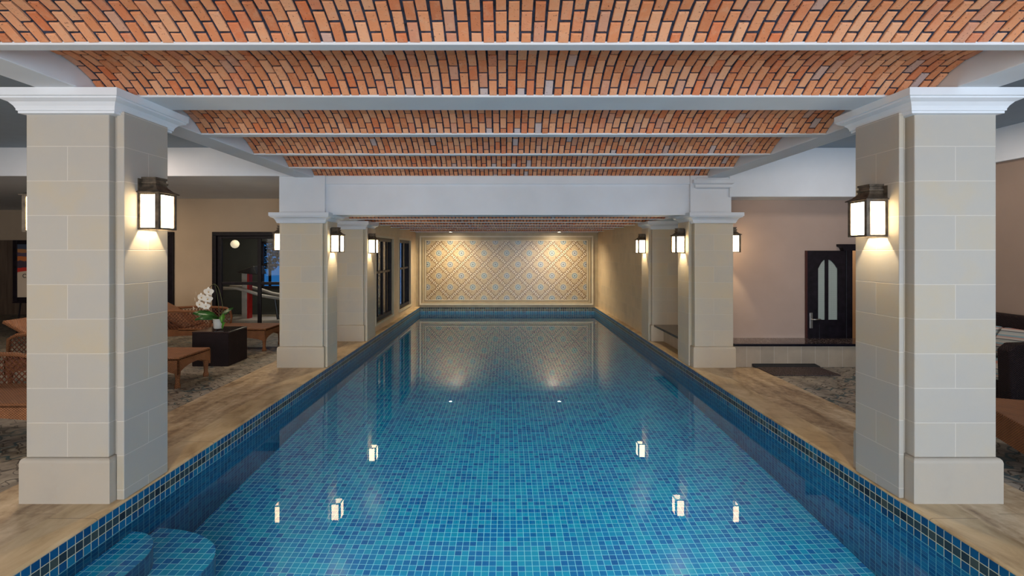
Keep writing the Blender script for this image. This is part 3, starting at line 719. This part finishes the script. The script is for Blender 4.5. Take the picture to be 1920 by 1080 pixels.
# ------------------------------------------------------------------ doormat
root = empty('doormat', (4.095, 6.88, 0)); tag(root, 'dark speckled doormat lying in front of the granite bench', 'doormat')
MB().box(-0.455, 0.455, -0.26, 0.20, 0.001, 0.014).build('mat_pile', matpile, root, bevel=0.003)
b = MB(); b.loops([[(-0.47, 0.19, 0.001), (0.47, 0.19, 0.001), (0.47, 0.2, 0.02), (-0.47, 0.2, 0.02)], [(-0.50, 0.235, 0.012), (0.42, 0.235, 0.012), (0.42, 0.245, 0.052), (-0.50, 0.245, 0.052)]]); b.build('curled_edge', rubber, root)

# ------------------------------------------------------------------ loungers
def lounger_parts():
    """local: foot end at x=0, runs to -x, y 0..0.65"""
    root = empty('wicker_lounger'); Wd = 0.65; zt = 0.385
    b = MB(); b.box(-1.48, 0.0, 0, Wd, zt-0.05, zt); b.build('seat', wick, root, bevel=0.012)
    b = MB()
    def skirt(x0, y0, x1, y1, nx, ny):
        n = 14; pts = []
        for k in range(n+1):
            t = k/n; s_ = math.sin(PI*t)**0.6 if 0 < t < 1 else 0; pts.append((t, 0.17+0.10*s_))
        th = 0.02
        for k in range(n):
            (t0, a0), (t1, a1) = pts[k], pts[k+1]
            A = (x0+(x1-x0)*t0, y0+(y1-y0)*t0); B = (x0+(x1-x0)*t1, y0+(y1-y0)*t1)
            b.loops([[(A[0], A[1], a0), (B[0], B[1], a1), (B[0], B[1], zt-0.02), (A[0], A[1], zt-0.02)], [(A[0]+nx*th, A[1]+ny*th, a0), (B[0]+nx*th, B[1]+ny*th, a1), (B[0]+nx*th, B[1]+ny*th, zt-0.02), (A[0]+nx*th, A[1]+ny*th, zt-0.02)]])
    skirt(0, 0, 0, Wd, -1, 0); skirt(-2.15, 0, 0, 0, 0, 1); skirt(-2.15, Wd, 0, Wd, 0, -1); skirt(-2.15, 0, -2.15, Wd, 1, 0)
    b.build('skirt', wick, root)
    for lx, ly in ((-0.04, 0.04), (-0.04, Wd-0.04), (-2.11, 0.04), (-2.11, Wd-0.04)):
        MB().lathe([(0.036, 0.36), (0.034, 0.20), (0.026, 0.12), (0.024, 0.07), (0.034, 0.03), (0.034, 0.0)], (lx, ly, 0), 12).build('leg', wick, root, smooth=True)
    b = MB(); L = 0.92; an = R(28); ca, sa = math.cos(an), math.sin(an)
    b.loops([[(-1.40, y, 0.37), (-1.40-L*ca, y, 0.37+L*sa), (-1.40-L*ca+0.04*sa, y, 0.37+L*sa+0.04*ca), (-1.40+0.04*sa, y, 0.37+0.04*ca)] for y in (0.03, Wd-0.03)])
    b.build('backrest', wick, root, bevel=0.01)
    for y in (0.12, Wd-0.12): MB().tube([(-1.95, y, 0.66), (-1.75, y, 0.30)], 0.014).build('back_prop', wick_rod, root)
    for y in (0.012, Wd-0.012):
        za = 0.67
        path = [(-0.95, y, 0.34), (-0.93, y, 0.50), (-0.95, y, 0.60), (-1.02, y, 0.655), (-1.12, y, za), (-1.6, y, za+0.01), (-2.0, y, za-0.01), (-2.10, y, za-0.06), (-2.11, y, 0.34)]
        o = MB().tube(path, 0.022, 10).build('armrest', wick, root, smooth=True)
        b = MB(); top = lambda x: 0.655 if x < -1.1 else 0.655-(x+1.1)**2*4.0
        k = -2.5
        while k < -0.6:
            for sg in (1, -1):
                x0, z0 = (k, 0.36) if sg > 0 else (k+0.3, 0.36)
                pts = []
                for q in range(13):
                    xx = x0+sg*q*0.026; zz = z0+q*0.026
                    if -2.10 < xx < -0.95 and zz < top(xx): pts.append((xx, y, zz))
                if len(pts) > 1: b.tube([pts[0], pts[-1]], 0.006, 5)
            k += 0.058
        b.build('lattice', wick_rod, o)
    return root
def copy_tree(o, parent=None):
    c_ = o.copy(); COL.objects.link(c_); c_.parent = parent
    for ch in list(o.children): copy_tree(ch, c_)
    return c_
GL = 'wicker sun loungers in the aisles'
L1 = lounger_parts(); L1.location = (-4.02, 6.0, 0); tag(L1, 'wicker lounger whose foot end stands just before the dark side table', 'lounger', GL)
for loc, rz, lab in (((-3.72, 4.2, 0), 0, 'nearest wicker lounger at the left edge, mostly behind the front left column'),
                     ((-4.05, 8.23, 0), 0, 'wicker lounger behind the orchid table, before the gym glazing')):
    o = copy_tree(L1); o.location = loc; o.rotation_euler = (0, 0, rz); tag(o, lab)

# footstool at the right edge (same woven skirt, no arms)
root = empty('wicker_footstool', (3.85, 3.56, 0), R(-21.5)); tag(root, 'orange brown wicker footstool in front of the dark sofa at the right edge', 'footstool')
MB().box(0, 0.70, 0, 0.95, 0.34, 0.385).build('seat', wick, root, bevel=0.012)
b = MB()
for x0, x1, y0, y1 in ((0, 0.02, 0, 0.95), (0.68, 0.70, 0, 0.95), (0.02, 0.68, 0, 0.02), (0.02, 0.68, 0.93, 0.95)): b.box(x0, x1, y0, y1, 0.17, 0.345)
b.build('skirt', wick, root)
for lx in (0.04, 0.66):
    for ly in (0.04, 0.91): MB().lathe([(0.036, 0.34), (0.034, 0.17), (0.026, 0.10), (0.034, 0.03), (0.034, 0.0)], (lx, ly, 0), 12).build('leg', wick, root, smooth=True)

# ------------------------------------------------------------------ side table and orchid
root = empty('side_table', (-4.34, 7.43, 0)); tag(root, 'dark brown wicker cube table carrying the white orchid', 'table')
MB().box(-0.27, 0.27, -0.26, 0.26, 0.0, 0.485).build('body', wickd, root, bevel=0.01)
MB().box(-0.27, 0.27, -0.26, 0.26, 0.486, 0.509).build('tabletop', plain('dark_glossy_tabletop', (0.03, 0.02, 0.02), 0.12), root, bevel=0.004)
root = empty('potted_orchid', (-4.33, 7.36, 0.510)); tag(root, 'white flowering orchid in a white pot on the dark side table', 'potted plant')
MB().lathe([(0.058, 0.018), (0.066, 0.03), (0.072, 0.11), (0.076, 0.155), (0.079, 0.158), (0.079, 0.165), (0.070, 0.165), (0.068, 0.14), (0.001, 0.14)]).build('pot', ceramic, root, smooth=True)
for a in (0.5, 2.6, 4.7): MB().lathe([(0.010, 0.0), (0.014, 0.02)], (0.05*math.cos(a), 0.05*math.sin(a), 0), 8).build('pot_foot', rubber, root)
def leaf_(pts, w_, mat, name='leaf'):
    b = MB(); P = [Vector(p) for p in pts]; n = len(P)
    for k in range(n):
        t = k/(n-1); ww = w_*math.sin(PI*min(0.97, max(0.08, t*0.92+0.06)))**0.6
        d = (P[min(k+1, n-1)]-P[max(0, k-1)]).normalized(); s_ = d.cross(Vector((0, 0, 1)))
        s_ = s_.normalized() if s_.length > 0.2 else Vector((1, 0, 0)); s_ = (s_*0.62+Vector((0, 0, 0.78 if s_.y > 0 or abs(s_.y) < 0.3 else -0.78))).normalized()
        b.v += [tuple(P[k]-s_*ww+Vector((0, 0, 0.012))), tuple(P[k]), tuple(P[k]+s_*ww+Vector((0, 0, 0.012)))]
        if k: i = len(b.v)-6; b.f += [(i, i+1, i+4, i+3), (i+1, i+2, i+5, i+4)]
    o = b.build(name, mat, root, smooth=True, fix=False); m_ = o.modifiers.new('thick', 'SOLIDIFY'); m_.thickness = 0.004; return o
leaf_([(0, 0, 0.15), (-0.08, -0.02, 0.21), (-0.18, -0.03, 0.235), (-0.28, -0.03, 0.245), (-0.37, -0.03, 0.24)], 0.055, leafm)
leaf_([(0, 0, 0.15), (-0.07, -0.07, 0.18), (-0.16, -0.12, 0.19), (-0.26, -0.15, 0.16)], 0.045, leafm)
leaf_([(0, 0, 0.15), (0.06, 0.02, 0.23), (0.13, 0.02, 0.27), (0.20, 0.03, 0.31)], 0.045, leafm)
leaf_([(0.01, -0.02, 0.15), (0.07, -0.05, 0.20), (0.11, -0.07, 0.15), (0.12, -0.08, 0.08), (0.11, -0.085, 0.02)], 0.05, leafl, 'light_leaf')
st = MB(); stem_pts = [(0.03, 0, 0.15), (0.06, 0, 0.30), (0.045, 0, 0.46), (0.00, 0, 0.62), (-0.06, 0, 0.685), (-0.13, 0, 0.64), (-0.19, 0, 0.55), (-0.24, 0, 0.46), (-0.27, 0, 0.38), (-0.31, 0, 0.31)]
def cr(P_, k=6):
    out = []; P_ = [Vector(p) for p in P_]
    for i in range(len(P_)-1):
        a, b_, c_, d = P_[max(i-1, 0)], P_[i], P_[i+1], P_[min(i+2, len(P_)-1)]
        for j in range(k):
            t = j/k; out.append(0.5*((2*b_)+(-a+c_)*t+(2*a-5*b_+4*c_-d)*t*t+(-a+3*b_-3*c_+d)*t**3))
    return out+[P_[-1]]
st.tube(cr(stem_pts), 0.0045, 6)
st.tube(cr([(0.0, 0.02, 0.15), (-0.01, 0.02, 0.35), (-0.03, 0.01, 0.55), (-0.055, 0.0, 0.68)]), 0.004, 6); st.build('flower_stem', stemm, root, smooth=True)
def flower(x, y, z, r, rz, rx):
    b = MB(); Mx = Matrix.Rotation(rz, 3, 'Z') @ Matrix.Rotation(rx, 3, 'X')
    def pet(a, ln, wd):
        n = 6; i0 = len(b.v)
        for k in range(n+1):
            t = k/n; ww = wd*math.sin(PI*min(0.98, 0.1+0.86*t))**0.7
            for s_ in (-1, -0.5, 0, 0.5, 1):
                u = t*ln; v_ = s_*ww
                px = u*math.cos(a)-v_*math.sin(a); pz = u*math.sin(a)+v_*math.cos(a); py = -0.12*r*math.sin(t*PI)-0.02*abs(s_)*r
                p_ = Mx @ Vector((px, py, pz)); b.v.append((p_.x, p_.y, p_.z))
        for k in range(n):
            for j in range(4): i = i0+k*5+j; b.f.append((i, i+1, i+6, i+5))
    for a in (0.15, PI-0.15): pet(a, r, r*0.55)
    for a in (PI/2, -PI/4-0.2, -3*PI/4+0.2): pet(a, r*0.95, r*0.32)
    o = b.build('flower', petal, root, smooth=True, fix=False, loc=(x, y, z))
    c_ = MB(); p_ = Mx @ Vector((0, -0.12*r, -0.1*r)); c_.lathe([(0.001, -0.12*r), (0.13*r, -0.06*r), (0.16*r, 0.05*r), (0.001, 0.16*r)], tuple(p_), 8); c_.build('lip', lip, o, smooth=True)
for fx, fz, rr, a in ((-0.135, 0.575, 0.072, 0.2), (-0.24, 0.49, 0.072, -0.15), (-0.15, 0.465, 0.070, 0.3), (-0.27, 0.385, 0.068, -0.2), (-0.175, 0.355, 0.062, 0.25), (-0.34, 0.46, 0.035, -0.9), (-0.325, 0.55, 0.035, -1.0), (-0.36, 0.325, 0.035, -0.8)):
    flower(fx, -0.02, fz, rr, a, 0.15)

# ------------------------------------------------------------------ poster on easel
root = empty('poster_stand', (-9.2, 9.5, 0)); tag(root, 'black framed poster on a dark easel at the far left', 'poster')
zb, zt = 0.714, 1.905
b = MB(); b.box(-0.38, -0.30, -0.02, 0.02, zb, zt); b.box(0.30, 0.38, -0.02, 0.02, zb, zt); b.box(-0.30, 0.30, -0.02, 0.02, zb, zb+0.08); b.box(-0.30, 0.30, -0.02, 0.02, zt-0.08, zt); b.build('frame', darkwood, root, bevel=0.004)
m = M('poster_print', 0.5); x, y, z = m.obj(); nn = m.noise(m.vec(x*1.0, y, z*3.0), 3.0, 3, 0.6, 0.5)
f_ = (z + nn*0.14-0.07 - zb)/(zt-zb)
m.color(m.ramp(f_, [(0.0, (0.50, 0.40, 0.30)), (0.475, (0.45, 0.03, 0.02)), (0.55, (0.05, 0.035, 0.05)), (0.66, (0.38, 0.11, 0.03)), (0.74, (0.07, 0.05, 0.08)), (0.80, (0.30, 0.13, 0.05)), (0.86, (0.04, 0.05, 0.08))], 'CONSTANT'))
MB().box(-0.30, 0.30, -0.004, 0.004, zb+0.08, zt-0.08).build('poster_sheet', m.m, root)
cu = bpy.data.curves.new('letter', 'FONT'); cu.resolution_u = 6; cu.body = 'C'; cu.size = 0.11; cu.extrude = 0.001; cu.materials.append(dark_plastic)
to_ = bpy.data.objects.new('lettering_curve', cu); COL.objects.link(to_); me_ = bpy.data.meshes.new_from_object(to_); COL.objects.unlink(to_)
to = bpy.data.objects.new('lettering', me_); COL.objects.link(to); to.parent = root; to.location = (-0.20, -0.008, zb+0.46); to.rotation_euler = (R(90), 0, 0)
b = MB()
for sx in (-0.3, 0.3): b.tube([(sx*1.25, 0.045, 0), (sx*0.4, 0.045, 1.95)], 0.014)
b.tube([(0, 0.6, 0), (0, 0.06, 1.9)], 0.014); b.box(-0.36, 0.36, -0.04, 0.055, zb-0.032, zb-0.002); b.build('easel', darkwood, root)

# ------------------------------------------------------------------ dark sofa with striped cushions
root = empty('wicker_sofa', (5.67, 6.02, 0)); tag(root, 'dark wicker sofa against the brown right wall', 'sofa')
MB().box(-0.40, 0.42, -0.9, 0.9, 0.06, 0.30).build('seat_frame', wickd, root, bevel=0.01)
for y0, y1 in ((-0.96, -0.82), (0.82, 0.96)):
    b = MB(); b.loops([[(-0.42, y, 0.04), (0.42, y, 0.04), (0.42, y, 0.76), (0.2, y, 0.74), (-0.36, y, 0.725), (-0.44, y, 0.66)] for y in (y0, y1)]); b.build('arm', wickd, root, bevel=0.015)
MB().box(0.24, 0.42, -0.82, 0.82, 0.28, 0.94).build('backrest', wickd, root, bevel=0.02)
for yy in (-0.54, 0.0, 0.54): MB().box(-0.40, 0.22, yy-0.265, yy+0.265, 0.305, 0.44).build('seat_cushion', stripes, root, bevel=0.03)
for i, yy in enumerate((-0.54, 0.0, 0.54)):
    b = MB(); b.loops([[(0.10, yy-0.25, 0.45), (0.23, yy-0.25, 0.45), (0.23, yy+0.25, 0.45), (0.10, yy+0.25, 0.45)], [(0.04, yy-0.26, 0.62), (0.23, yy-0.26, 0.62), (0.23, yy+0.26, 0.62), (0.04, yy+0.26, 0.62)], [(0.15, yy-0.25, 0.80), (0.23, yy-0.25, 0.80), (0.23, yy+0.25, 0.80), (0.15, yy+0.25, 0.80)]])
    o = b.build('throw_cushion', stripes, None, bevel=0.02, loc=(5.67, 6.02, 0)); tag(o, ['striped back cushion nearest the sofa arm beside the front right column', 'striped back cushion in the middle of the dark sofa', 'striped back cushion at the far end of the dark sofa'][i], 'cushion', 'striped cushions on the dark sofa')
